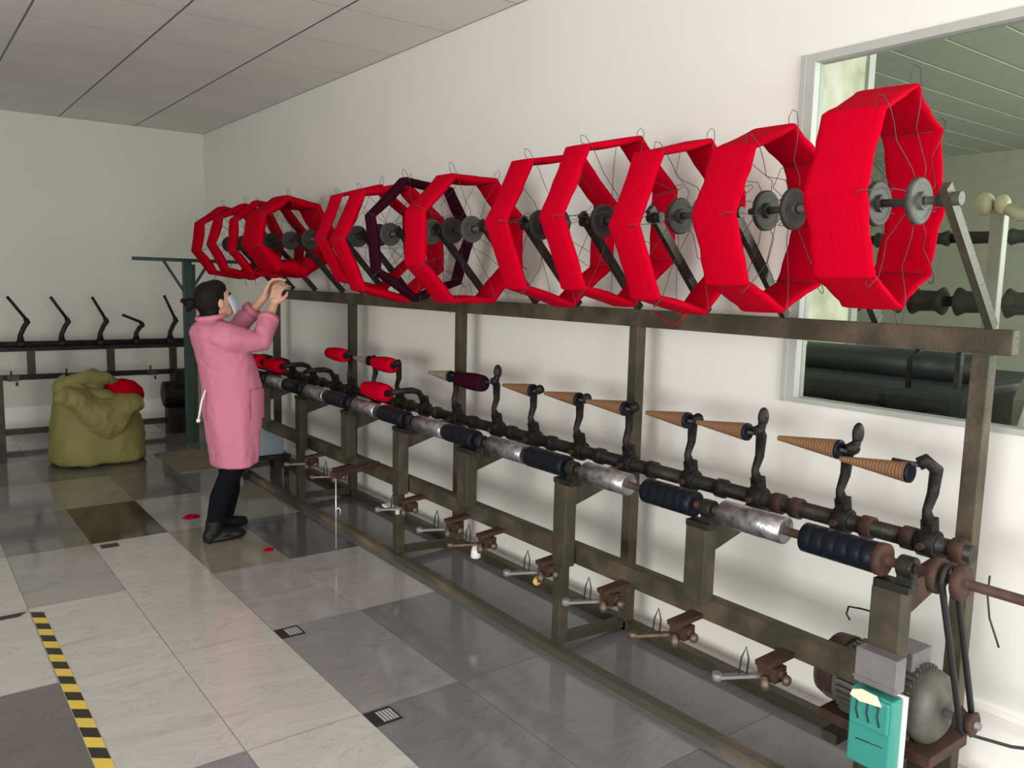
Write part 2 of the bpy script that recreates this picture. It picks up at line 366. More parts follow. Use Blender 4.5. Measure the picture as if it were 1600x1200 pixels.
for y,py in zip(BE,sorted(FL+MID)):
    put('bearing_block',MB().box((2.105,min(py-.04,y-.02),.70),(2.160,py+.04,.722)).bar((2.13,y+.0,.715),(2.13,y+.0,.775),.045,.03,up=(1,0,0)).lathe((2.13,y-.022,.77),(0,1,0),[(0,.026),(.002,.03),(.042,.03),(.044,.026)],16),M['pipe'],fr,.002)
    put('support_bracket',MB().add([(2.15,py-.02,.70),(2.50,py-.02,.745),(2.50,py-.02,.70),(2.15,py-.02,.60),(2.15,py+.02,.70),(2.50,py+.02,.745),(2.50,py+.02,.70),(2.15,py+.02,.60)],[(0,1,2,3),(7,6,5,4),(0,4,5,1),(1,5,6,2),(2,6,7,3),(3,7,4,0)]),M['olive'] if y>1.1 else M['rust'],fr)
# cone carrying pipe
PXx,PZ=2.37,.775
mb=MB().tube([(PXx,.99,PZ),(PXx,6.5,PZ)],.027,14); put('cone_pipe',mb,M['pipe'],fr)
for y in [1.03,1.17,1.30,1.55,1.62,1.86,2.2,2.5,2.82,3.12,3.45,3.8,4.1,4.5,4.9,5.3,5.7,6.1]:
    put('pipe_collar',MB().lathe((PXx,y-.02,PZ),(0,1,0),[(0,.030),(.003,.035),(.037,.035),(.04,.030)],14),M['rust'] if y<1.7 else M['pipe'],fr)
# reel carrying arms
ARM=[1.055,1.395,1.735,2.08,2.44,2.82,3.125,3.52,3.90,4.32,4.62,4.95,5.25,5.71,6.12,6.46]
for y in ARM:
    put('reel_arm',MB().bar((2.505,y,1.40),(2.165,y,1.765),.022,.032,up=(1,0,1)).lathe((2.195,y-.03,1.735),(0,1,0),[(0,.018),(.06,.018)],10),M['olive'] if y<1.1 else M['pipe'],fr)
# drive shaft with rollers
ds=thing('drive_shaft','rusty drive shaft carrying alternate metal and black rollers along the front of the frame','shaft',(2.13,3.5,.77))
put('shaft_rod',MB().tube([(2.13,.74,.77),(2.13,6.45,.77)],.0135,12),M['rust'],ds)
met=[(1.425,1.661),(2.09,2.325),(2.70,2.955),(3.335,3.60),(4.03,4.29),(4.70,4.97),(5.36,5.62),(6.02,6.28)]
blk=[(1.128,1.36),(1.775,2.0),(2.435,2.67),(3.075,3.305),(3.715,3.97),(4.41,4.65),(5.11,5.33),(5.77,5.99)]
for a,b in met: put('metal_roller',MB().lathe((2.13,a,.77),(0,1,0),[(0,.036),(.003,.042),((b-a)*.33,.0415),((b-a)*.34,.0425),((b-a)*.66,.0425),((b-a)*.67,.0415),(b-a-.003,.042),(b-a,.036)],28),M['chrome'],ds)
for a,b in blk:
    L_=b-a; pr_=[(0,.038),(.003,.044)]
    for k in range(1,6): pr_ += [(L_*k/6-.001,.044),(L_*k/6,.0434),(L_*k/6+.001,.044)]
    pr_ += [(L_-.003,.044),(L_,.038)]
    put('black_roller',MB().lathe((2.13,a,.77),(0,1,0),pr_,28),M['black_rubber'],ds)
put('roller_cap',MB().lathe((2.13,1.108,.77),(0,1,0),[(0,.040),(.003,.046),(.022,.046),(.024,.04)],24),M['rust'],ds)
for y in (.972,.912): put('shaft_pulley',MB().lathe((2.13,y-.013,.77),(0,1,0),[(0,.040),(.004,.047),(.022,.047),(.026,.040)],24),M['rust'],ds)

# belts and motor
MZ,MX=.325,2.31
mo=thing('electric_motor','grey finned electric motor mounted behind the nearest leg of the winding frame','motor',(MX,1.1,0))
mb=MB().lathe((MX,1.0,MZ),(0,1,0),[(0,.04),(.004,.075),(.02,.100),(.045,.108),(.06,.104),(.27,.100),(.29,.098),(.33,.095),(.36,.085),(.362,.03)],32)
put('motor_housing',mb,M['motor'],mo)
mb=MB()
for k in range(34):
    a=2*PI*k/34; d=Vector((math.cos(a),0,math.sin(a))); c=Vector((MX,0,MZ)); mb.bar(c+d*.106+Vector((0,1.062,0)),c+d*.106+Vector((0,1.27,0)),.0045,.020,up=d)
put('cooling_fins',mb,M['motor'],mo)
put('terminal_box',MB().box((MX-.055,1.075,MZ+.10),(MX+.055,1.18,MZ+.155)),M['greymetal'],mo,.004)
put('mounting_base',MB().box((MX-.11,.98,MZ-.125),(MX+.11,1.32,MZ-.092)),M['rust'],mo,.003)
put('mounting_leg',MB().bar((MX-.16,1.09,MZ-.14),(MX+.155,1.09,MZ-.14),.05,.03).bar((MX-.16,1.25,MZ-.14),(MX+.155,1.25,MZ-.14),.05,.03).bar((MX+.1,1.17,.0),(MX+.1,1.17,MZ-.13),.04,.04).bar((MX-.1,1.17,.0),(MX-.1,1.17,MZ-.13),.04,.04),M['olive'],mo)
put('fan_end',MB().lathe((MX,1.29,MZ+.01),(0,1,0),[(0,.10),(.004,.104),(.05,.10),(.06,.06)],24),M['rust'],mo)
put('motor_shaft',MB().tube([(MX,.905,MZ),(MX,1.01,MZ)],.011,10),M['greymetal'],mo)
put('motor_pulley',MB().lathe((MX,.918,MZ),(0,1,0),[(0,.030),(.004,.036),(.018,.026),(.032,.026),(.046,.036),(.05,.03)],20),M['rust'],mo)
y=.943; c1=Vector((2.13,y,.77)); c2=Vector((MX,y,MZ)); R1,R2=.036,.033
d=(c2-c1); d.normalize(); n=Vector((-d.z,0,d.x)); pts=[]
for i in range(17): a=PI*i/16; pts.append(c1+(n*math.cos(a)-d*math.sin(a))*R1)
for i in range(17): a=PI*i/16; pts.append(c2+(-n*math.cos(a)+d*math.sin(a))*R2)
pts.append(pts[0].copy())
solo('drive_belt',MB().tube(pts,.0085,6,caps=False),M['belt'],'black drive belt looping from the shaft end pulleys down to the motor pulley','belt')

# switch on the nearest leg
sw=thing('switch_box','teal plastic switch box with a torn cream paper label, fixed to the nearest leg','switch',(2.08,1.075,.2))
put('case',MB().box((2.045,1.015,.215),(2.098,1.135,.425)).box((2.035,1.020,.33),(2.046,1.130,.42)),M['teal'],sw,.006)
for y in (1.045,1.075,1.105):
    put('switch_slot',MB().tube([(2.033,y+.008,.412),(2.031,y+.002,.398),(2.031,y+.004,.375),(2.033,y-.003,.35)],.0022,6),M['teal_dark'],sw)
put('embossed_line',MB().tube([(2.044,1.035,.292),(2.044,1.110,.286)],.0016,6),M['teal_dark'],sw)
put('paper_label',MB().add([(2.030,1.122,.425),(2.030,1.098,.435),(2.030,1.055,.432),(2.030,1.040,.408),(2.030,1.100,.400),(2.030,1.128,.408),(2.0345,1.122,.425),(2.0345,1.098,.435),(2.0345,1.055,.432),(2.0345,1.040,.408),(2.0345,1.100,.400),(2.0345,1.128,.408)],[(0,1,2,3,4,5),(11,10,9,8,7,6),(0,6,7,1),(1,7,8,2),(2,8,9,3),(3,9,10,4),(4,10,11,5),(5,11,6,0)]),M['cream'],sw)
put('white_backplate',MB().box((2.098,1.005,.21),(2.1045,1.14,.43)),M['white_plastic'],sw)
solo('metal_junction_cover',MB().box((2.055,1.018,.440),(2.104,1.135,.535)).box((2.050,1.014,.452),(2.056,1.139,.458)),M['greymetal'],'grey scratched metal cover fixed on the nearest leg just above the teal switch','electrical cover',bevel=.004)
# loose cables
solo('power_cable',MB().tube([(2.40,1.02,.26),(2.46,.98,.215),(2.52,.9,.20),(2.57,.8,.215),(2.60,.7,.235),(2.61,.5,.24)],.005,8),M['belt'],'black cable leaving the motor towards the bottom right corner','cable')
solo('loose_wire',MB().tube([(2.16,1.135,.595),(2.19,1.17,.59),(2.22,1.22,.575),(2.24,1.27,.56),(2.24,1.275,.535),(2.24,1.262,.520)],.0028,6),M['belt'],'thin black wire end curling left from the nearest leg','wire')
solo('hanging_wire',MB().tube([(2.40,.955,.72),(2.40,.955,.66),(2.40,.945,.60),(2.41,.925,.54),(2.415,.92,.52)],.0028,6),M['wire'],'thin dark wire hanging down below the end of the drive shaft','wire')

# ================================================================ REELS
def reel(y0,y1,R,zc,h0,h1,phase,label,slabel,matk,tilt=0,thick=.012,dark=False,n=8,sag=0,wide_bottom=0):
    cx_,cz=2.2,1.735
    t=thing('yarn_reel',label,'reel',(cx_,(h0+h1)/2,cz),'wire reels on the top shaft')
    prof=[(0,.020),(.001,.024),(.002,.048),(0,.052),(.001,.060),(.003,.062),(.015,.062),(.018,.058),(.018,.052),(.016,.048),(.017,.024),(.019,.020)]
    for h in (h0,h1):
        d=put('hub_disc',MB().lathe((cx_,h-.009,cz),(0,1,0),prof,28).lathe((cx_,h-.018,cz),(0,1,0),[(0,.024),(.036,.024)],16),M['hub_dark'] if (dark or h==h1) else M['hub'],t)
        sub('hub_bore',MB().lathe((cx_,h-.0195,cz),(0,1,0),[(0,.017),(.039,.017)],12),M['iron'],d)
    put('axle',MB().tube([(cx_,h0-.07,cz),(cx_,h1+.06,cz)],.011,10),M['hub'],t)
    ym=(y0+y1)/2; rz=Quaternion((0,0,1),tilt); cen=Vector((cx_,ym,zc))
    def P(a,y,r): 
        v=Vector((math.cos(a)*r,y-ym,math.sin(a)*r)); v=rz@v; return cen+v
    for k in range(n):
        a=phase+k*2*PI/n; pts=[]
        a0=a-.35
        def HUB(aa,h,r): return Vector((cx_+math.cos(aa)*r,h,cz+math.sin(aa)*r))
        j=random.uniform(-.12,.12); hl=random.uniform(.018,.045)
        pts=[HUB(a0,h0,.058),HUB(a0+.1,h0,.095),P(a+j,y0+.004,R*.62),P(a+j*.3,y0-.004,R*.82),P(a,y0-.006,R-.5*thick),P(a,y0-.004,R+.004),P(a,y0+.002,R+hl),P(a+.02,y0+.012,R+hl+.008),P(a+.03,y0+.022,R+hl*.6),P(a+.01,y0+.024,R-thick-.003)]
        pts+=[P(a,ym,R-thick-.003),P(a,y1-.012,R-thick-.003),P(a,y1+.002,R-thick),P(a+j,y1,R*.65),HUB(a0+.1,h1,.095),HUB(a0,h1,.058)]
        put('wire_arm',MB().tube(pts,.0012,5),M['wire'],t)
    # skein
    mb=MB(); per=6; segs=[]
    w=y1-y0; nn=12
    for k in range(n):
        a=phase+k*2*PI/n; b=a+2*PI/n
        for q in range(per):
            s_=q/per
            s_ = s_
            pa=Vector((math.cos(a),math.sin(a))); pb=Vector((math.cos(b),math.sin(b))); p=pa.lerp(pb,s_)
            segs.append((p, s_, pa, pb))
    vs=[]; fs=[]
    for idx,(p,s_,pa,pb) in enumerate(segs):
        rr=p.length; dirn=p.normalized()
        bulge = math.sin(PI*s_)
        ang=math.atan2(p.y,p.x)
        wl=w*(1-.07*bulge+.03*math.sin(idx*2.3))*(1+wide_bottom*max(0,-math.sin(ang)))
        th=thick*(1+.25*bulge)+sag*max(0,-math.sin(ang))
        for c in range(nn):
            ca=2*PI*c/nn; yy=math.copysign(abs(math.cos(ca))**.35,math.cos(ca))*wl/2; oo=math.copysign(abs(math.sin(ca))**.7,math.sin(ca))*th/2
            jit=.0015*noise.noise(Vector((idx*.7,c*1.3,h0*5)))
            rad=R*rr + oo+jit - th/2+.002 - (sag*.5*max(0,-math.sin(ang)))
            v=Vector((dirn.x*rad, yy+jit, dirn.y*rad)); v=rz@v; vs.append(cen+v)
    m_=len(segs)
    for i in range(m_):
        for c in range(nn):
            a_=i*nn+c; b_=i*nn+(c+1)%nn; c_=((i+1)%m_)*nn+(c+1)%nn; d_=((i+1)%m_)*nn+c; fs.append((a_,d_,c_,b_))
    mb.add(vs,fs,True)
    o=solo('yarn_skein',mb,M[matk],slabel,'yarn skein','yarn skeins stretched on the reels')
    # keep the corners at the wires crisp
    me=o.data
    for e in me.edges:
        i0,i1=e.vertices
        if i0//nn==i1//nn and (i0//nn)%per==0: e.use_edge_sharp=True
    return t
RE=[
 (1.165,1.335,.298,1.745,1.138,1.253,.02,'nearest wire reel with two pale grey hub discs at the right end','widest bright red skein, on the nearest reel in front of the window','red',.15,.016,False,8),
 (1.53,1.69,.284,1.705,1.52,1.618,0.0,'second wire reel from the right, its black hub disc showing','bright red skein on the second reel from the right, behind the widest one','red',.05,.022,True,8),
 (1.889,2.02,.306,1.695,1.86,1.97,PI+.03,'third wire reel from the right, dark hub with a short pale axle','bright red skein on the third reel from the right, with a loose thread','red',.05,.022,False,7),
 (2.233,2.36,.326,1.730,2.24,2.355,PI,'fourth wire reel from the right, hub half hidden behind red yarn','bright red skein on the fourth reel from the right','red',.04,.024,True,7),
 (2.568,2.705,.320,1.712,2.62,2.732,PI-.04,'fifth wire reel from the right, wires fanning over the white wall','red skein on the fifth reel from the right, sharply notched at its left','red',.04,.024,True,7),
 (3.21,3.38,.317,1.685,3.245,3.41,PI/8,'wire reel in front of the maroon skein, two round grey hub discs in full view','red skein with eight even sides, just in front of the maroon skein','red',.03,.030,False,8),
 (3.66,3.75,.318,1.700,3.60,3.72,.12,'wire reel carrying the dark maroon skein','narrow dark maroon skein, the only dark one on the top shaft','maroon',0,.030,False,7),
 (3.94,4.10,.330,1.690,4.03,4.16,PI,'wire reel just behind the maroon skein, grey hub disc inside it','red skein just behind the maroon one, with a wide opening','red',0,.034,False,7),
 (4.21,4.35,.302,1.722,4.42,4.53,PI+.06,'wire reel with a small grey hub, second one behind the maroon skein','thin red skein, second one behind the maroon skein','red',0,.020,False,7),
 (5.28,5.62,.288,1.745,5.09,5.42,.2,'wire reel above the hands of the worker, grey hubs close together','thick round red skein right above the hands of the worker','red_deep',0,.045,True,8),
 (5.78,5.92,.283,1.750,5.76,5.88,.3,'third wire reel from the far end','narrow red skein just beyond the thick round one','red_deep',0,.034,True,8),
 (6.18,6.36,.284,1.745,6.22,6.33,.1,'second wire reel from the far end','red skein on the second reel from the far end','red_deep',0,.034,True,8),
 (6.54,6.76,.288,1.745,6.56,6.66,.25,'farthest wire reel, next to the end wall','red skein on the farthest reel, nearest the end wall','red_deep',0,.034,True,8),
]
for i,a in enumerate(RE):
    reel(*a, sag=(.05 if i==9 else 0), wide_bottom=(.15 if i==9 else 0))
solo('loose_thread',MB().tube([(2.16,2.03,1.405),(2.15,1.97,1.378),(2.14,1.93,1.360),(2.14,1.90,1.372),(2.13,1.86,1.402)],.0025,6),M['red'],'loose red thread drooping below the third reel from the right over the top rail','thread')

# ================================================================ CONE ARMS AND CONES
def cone_arm(yc, yb, X=2.30, z=1.012, label='', knob=False, lean=None):
    t=thing('spindle_arm',label,'spindle arm',(PXx,yc,PZ),'cast iron spindle arms on the pipe')
    put('clamp',MB().lathe((PXx,yc-.028,PZ),(0,1,0),[(0,.034),(.004,.041),(.052,.041),(.056,.034)],14).bar((PXx,yc,PZ+.03),(PXx-.01,yc,PZ+.075),.04,.034,up=(0,1,0)),M['iron'],t)
    sub('clamp_bolt',MB().lathe((PXx-.062,yc,PZ),(1,0,0),[(0,.010),(.008,.012),(.024,.012)],6),M['rust'],t.children[0])
    if lean is None:
        pts=[(PXx-.01,yc,PZ+.06),(PXx-.022,yc+.004,PZ+.10),(PXx-.012,yc-.004,PZ+.15),(PXx-.02,yc-.012,z-.015),(X+.012,yb-.040,z+.012),(X,yb-.026,z+.002)]
        rs=[.021,.013,.016,.019,.021,.019]
    else:
        pts,rs=lean
    put('curved_arm',MB().tube(pts,rs,10),M['iron'],t)
    if knob: put('thumb_knob',MB().ellipsoid((X+.02,yb-.045,z+.055),(.022,.016,.034)).tube([(X+.015,yb-.04,z),(X+.02,yb-.045,z+.05)],.014,8),M['iron'],t)
    e=Vector(pts[-1]); 
    if lean is None: put('spindle',MB().tube([(X,yb-.03,z),(X,yb+.05,z)],.007,8),M['wire'],t)
    return t
def cone(yb,yt,X,z,label,kind='cone'):
    L_=yt-yb; n=13 if kind!='plain' else 8; pr_=[]
    for k in range(n):
        s_=k/(n-1); r=.031*(1-s_)+.0085*s_
        pr_+= [(L_*s_*.985,r),(L_*(s_*.985+.010),r*.965)]
    t=thing('bobbin_cone',label,'cone',(X,yb,z),'wooden cones on the spindle arms')
    put('cone_body',MB().lathe((X,yb+.006,z),(0,1,0),pr_,20),M['cone'] if kind=='cone' else M['cone_grey'],t)
    put('base_ring',MB().lathe((X,yb-.004,z),(0,1,0),[(0,.024),(.001,.030),(.009,.0305),(.010,.029)],20),M['black_rubber'],t)
    return t
def bobbin(yb,yt,X,z,label,matk,r=.045,pitch=0,yawd=0):
    t=thing('yarn_bobbin',label,'bobbin',(X,yb,z),'bobbins wound with yarn')
    L_=yt-yb; ax=Vector((math.sin(yawd)*math.cos(pitch),math.cos(yawd)*math.cos(pitch),math.sin(pitch)))
    pr_=[(0,.018),(.004,r*.82)]
    for k in range(9):
        s_=k/8; pr_.append((L_*(.06+.86*s_), r*(.88+.12*math.sin(PI*s_)+.015*(k%2))*(1-.22*s_)))
    pr_.append((L_,.014))
    put('wound_yarn',MB().lathe((X,yb,z),ax,pr_,22),M[matk],t)
    put('core_end',MB().lathe(Vector((X,yb,z))-ax*.012,ax,[(0,.016),(.012,.02)],14),M['black_rubber'],t)
    return t
arms=[(1.113,1.154,True),(1.385,1.372,True),(1.704,1.712,True),(2.005,1.974,False),(2.33,2.292,False),(2.63,2.568,False),(2.95,2.88,False),(3.24,3.225,True),(3.60,3.545,False)]
names=['nearest the motor','second nearest the motor','third from the motor end, tall with a knob','fourth from the motor end','fifth from the motor end','sixth from the motor end, beside the middle tall post','seventh from the motor end','just right of the maroon bobbin','behind the maroon bobbin']
for (yc,yb,kn),nm in zip(arms,names):
    cone_arm(yc,yb,label='black cast iron spindle arm '+nm,knob=kn and nm!='nearest the motor')
cn=['orange-brown ribbed wooden cone nearest the camera, lowest on the right','brown ribbed wooden cone under the left end of the window, second from the right','brown ribbed wooden cone third from the right','brown ribbed wooden cone fourth from the right','brown wooden cone just left of the middle tall post','brown wooden cone pointing at the fifth from right cone, two left of the middle post','short brown cone right of the maroon bobbin']
for (yb,yt),nm in zip([(1.150,1.362),(1.372,1.585),(1.712,1.925),(1.974,2.175),(2.292,2.515),(2.568,2.79),(2.88,3.10)],cn):
    cone(yb,yt,2.30,1.012 if yb!=1.150 else .985,nm)
cone(3.56,3.775,2.30,1.004,'pale greyish cone just left of the maroon bobbin','cone_grey')
bobbin(3.265,3.52,2.30,1.0,'maroon yarn bobbin on an arm in front of the second tall post','maroon',.047)
cone_arm(4.21,4.165,label='spindle arm holding the raised red bobbin left of the second tall post')
bobbin(4.17,4.41,2.30,1.0,'raised red bobbin left of the second tall post, nearest of the two raised','red',.050)
cone_arm(4.50,4.46,label='spindle arm behind the first tall post holding a bare cone')
cone(4.46,4.66,2.30,1.004,'pale bare cone right behind the far tall post','cone_grey')
cone_arm(4.84,4.79,label='spindle arm holding the farthest raised red bobbin')
bobbin(4.79,5.06,2.30,1.005,'small raised red bobbin left of the far tall post','red',.048)
# arms let down so that their bobbins lie on the rollers
def down_arm(yc,label):
    return cone_arm(yc,yc,label=label,lean=([(PXx-.01,yc,PZ+.05),(PXx-.04,yc,PZ+.10),(PXx-.09,yc-.01,PZ+.115),(PXx-.15,yc-.01,PZ+.115),(PXx-.20,yc+.0,PZ+.11),(2.165,yc+.045,.872)],[.02,.016,.018,.017,.016,.014]))
down_arm(3.93,'lowered spindle arm whose red bobbin rests on the foil wrapped roller')
bobbin(3.985,4.26,2.16,.872,'red bobbin lying on the foil wrapped roller','red',.056)
for y,l1,l2,mk in [(5.08,'lowered spindle arm right of the worker, nearest of three','dark red bobbin lying right of the worker, nearest of three','red_deep'),(5.45,'lowered spindle arm right of the worker, middle of three','dark red bobbin lying right of the worker, middle of three','red_deep'),(5.82,'lowered spindle arm right of the worker, farthest of three','dark red bobbin by the pink coat, farthest of the lying bobbins','red_deep')]:
    down_arm(y,l1); 
    if y>5.2: bobbin(y+.055,y+.33,2.16,.872,l2,mk,.054)
cone_arm(6.15,6.15,label='lowered spindle arm at the far end of the pipe',lean=([(PXx-.01,6.15,PZ+.05),(PXx-.04,6.15,PZ+.10),(PXx-.10,6.13,PZ+.115),(2.165,6.2,.872)],[.02,.016,.017,.014]))

# ================================================================ THREAD GUIDES under the middle rail
GL=[(1.42,0),(1.78,1),(2.13,2),(2.50,0),(2.93,1),(3.20,2),(3.62,0),(4.45,1),(4.85,0)]
gn=['nearest the teal switch','second from the switch','third from the switch, beside the rear leg','at the second front leg','right of the second tall post','left of the second tall post','at the third front leg','near the hanging white rod','farthest, near the fourth leg']
for (y,k),nm in zip(GL,gn):
    t=thing('thread_guide','rusty thread guide under the middle rail, '+nm,'thread guide',(2.17,y,.33),'thread guides under the middle rail')
    put('bracket',MB().bar((2.185,y,.347),(2.10,y+.01,.335),.035,.012).box((2.11,y-.02,.30),(2.15,y+.025,.332)).tube([(2.13,y-.03,.318),(2.13,y+.035,.318)],.010,8),M['rust'],t)
    put('lever',MB().bar((2.13,y+.0,.310),(2.035,y+.075,.300),.016,.007).lathe((2.035,y+.075,.293),(0,0,1),[(0,.011),(.016,.011)],10),M['greymetal'] if k!=1 else M['brass'],t)
    pts=[(2.085,y+.035,.305),(2.083,y+.030,.345),(2.08,y+.036,.372),(2.076,y+.044,.345),(2.075,y+.048,.303)]
    put('wire_loop',MB().tube(pts,.0022,6),M['wire'],t)
    put('thumb_screw',MB().lathe((2.10,y-.005,.285),(0,.2,1),[(0,.010),(.012,.012),(.03,.007)],10),M['brass'],t); put('ball_nut',MB().ellipsoid((2.13,y-.035,.310),(.012,.010,.012)),M['brass'],t)
    for ch in t.children: ch.data.transform(Matrix.Scale(1.4,4)); ch.data.transform(Matrix.Translation((-.012,0,.022)))
solo('amber_tensioner',MB().ellipsoid((2.09,2.555,.268),(.022,.012,.020)).tube([(2.09,2.55,.285),(2.10,2.53,.302)],.004,6),M['amber'],'small amber plastic disc hanging from the guide at the second front leg','tensioner')
solo('white_spool',MB().lathe((2.10,3.02,.232),(0,0,1),[(0,.020),(.003,.024),(.03,.022),(.052,.016),(.06,.006)],16).tube([(2.10,3.02,.285),(2.115,2.97,.305)],.003,6),M['white_plastic'],'small white cup shaped spool beside the second tall post under the middle rail','spool')
solo('pale_tape_band',MB().box((2.06,3.745,.285),(2.104,3.85,.297)).box((2.09,3.74,.26),(2.1045,3.76,.30)),M['cream'],'pale strip wrapped by the third front leg under the middle rail','strip')
# hanging white rod
t=thing('hanging_rod','thin white rod with a hook, hanging from a rusty bar in front of the frame','rod',(1.90,4.08,.02))
put('support_bar',MB().bar((2.19,4.16,.445),(1.885,4.08,.43),.05,.03),M['rust'],t)
put('rod',MB().tube([(1.90,4.08,.43),(1.90,4.08,.012)],.0035,8).tube([(1.90,4.08,.235),(1.915,4.075,.245),(1.922,4.07,.23),(1.920,4.07,.205)],.003,6),M['wire_pale'],t)

# ================================================================ SECOND MACHINE along the end wall
f2=thing('far_winding_frame','dark steel winding frame standing along the end wall behind the sack','machine frame',(1.2,8.3,0))
Y2=8.3; x0,x1=-1.2,2.36
put('upper_beam',MB().bar((x0,Y2,.83),(x1,Y2,.83),.05,.075),M['iron'],f2)
put('upper_pipe',MB().tube([(x0,Y2-.09,.86),(x1-.08,Y2-.09,.86)],.026,12),M['iron'],f2)
put('lower_beam',MB().bar((x0,Y2-.1,.585),(x1,Y2-.1,.57),.04,.045),M['iron'],f2)
put('bottom_rail',MB().bar((x0,Y2-.08,.10),(x1,Y2-.08,.10),.04,.05),M['olive'],f2)
for x in (-.3,.72): put('frame_leg',MB().box((x-.03,Y2-.13,0),(x+.03,Y2-.08,.60)),M['olive'],f2)
for x in (.35,.98,1.62,2.17): put('upright',MB().box((x-.03,Y2-.04,.0 if x in (2.17,) else .57),(x+.03,Y2+.01,.80)),M['olive'],f2)
for x in (.78,1.20,1.9): put('guide_clip',MB().box((x,Y2-.16,.55),(x+.09,Y2-.12,.60)).tube([(x+.03,Y2-.15,.59),(x+.03,Y2-.16,.64)],.008,6).tube([(x+.07,Y2-.15,.54),(x+.07,Y2-.16,.51)],.01,6),M['wire'],f2)
n2=['leftmost of the five','second from left of the five','third of the five, over the middle','fourth of the five, bent over low','rightmost of the five, next to the green post']
for k,(x,lx,lz) in enumerate([(.90,-.13,.19),(1.215,-.12,.19),(1.525,-.10,.19),(1.83,-.16,.10),(2.13,-.09,.21)]):
    t=thing('far_spindle_arm','black spindle arm on the far machine, '+n2[k],'spindle arm',(x,Y2-.09,.86),'spindle arms on the far machine')
    p0=Vector((x,Y2-.09,.88)); e=p0+Vector((.045,0,.20 if k!=3 else .16)); 
    put('curved_arm',MB().lathe((x-.03,Y2-.09,.86),(1,0,0),[(0,.034),(.06,.034)],12).tube([p0,p0+Vector((.0,0,.06)),p0+Vector((.03,0,.13 if k!=3 else .11)),e+Vector((.012,0,-.03)),e],[.030,.020,.021,.024,.021],8),M['iron'],t)
    put('spike',MB().tube([e,e+Vector((lx*.5,0,lz*.5)),e+Vector((lx,0,lz))] if k!=3 else [e,e+Vector((lx,0,.07))],.013,8),M['iron'],t)
mb=MB().lathe((2.20,Y2-.14,.36),(1,0,0),[(-.16,.06),(-.155,.12),(.06,.125),(.10,.11),(.105,.05)],20).box((2.05,Y2-.27,.0),(2.31,Y2-.14,.24)).box((2.12,Y2-.26,.45),(2.26,Y2-.14,.60))
solo('far_motor',mb,M['iron'],'black motor unit on the floor between the sack and the green post','motor')
# green T post
t=thing('green_post_stand','dark green steel post with a horizontal top bar and braces, behind the worker','post',(2.10,7.5,0))
put('post',MB().box((2.065,7.47,0),(2.135,7.53,1.60)),M['green'],t,.003)
put('top_bar',MB().bar((1.66,7.5,1.615),(2.56,7.5,1.610),.04,.03),M['green'],t)
for s in (-1,1): put('brace',MB().bar((2.10+s*.19,7.5,1.60),(2.10+s*.02,7.5,1.33),.012,.022,up=(1,0,0)),M['green'],t)
solo('green_side_post',MB().box((2.165,7.60,0),(2.20,7.64,1.58)),mat('olive_green_paint',(.06,.085,.035),.5),'slim lighter green post close behind the dark green one','post')

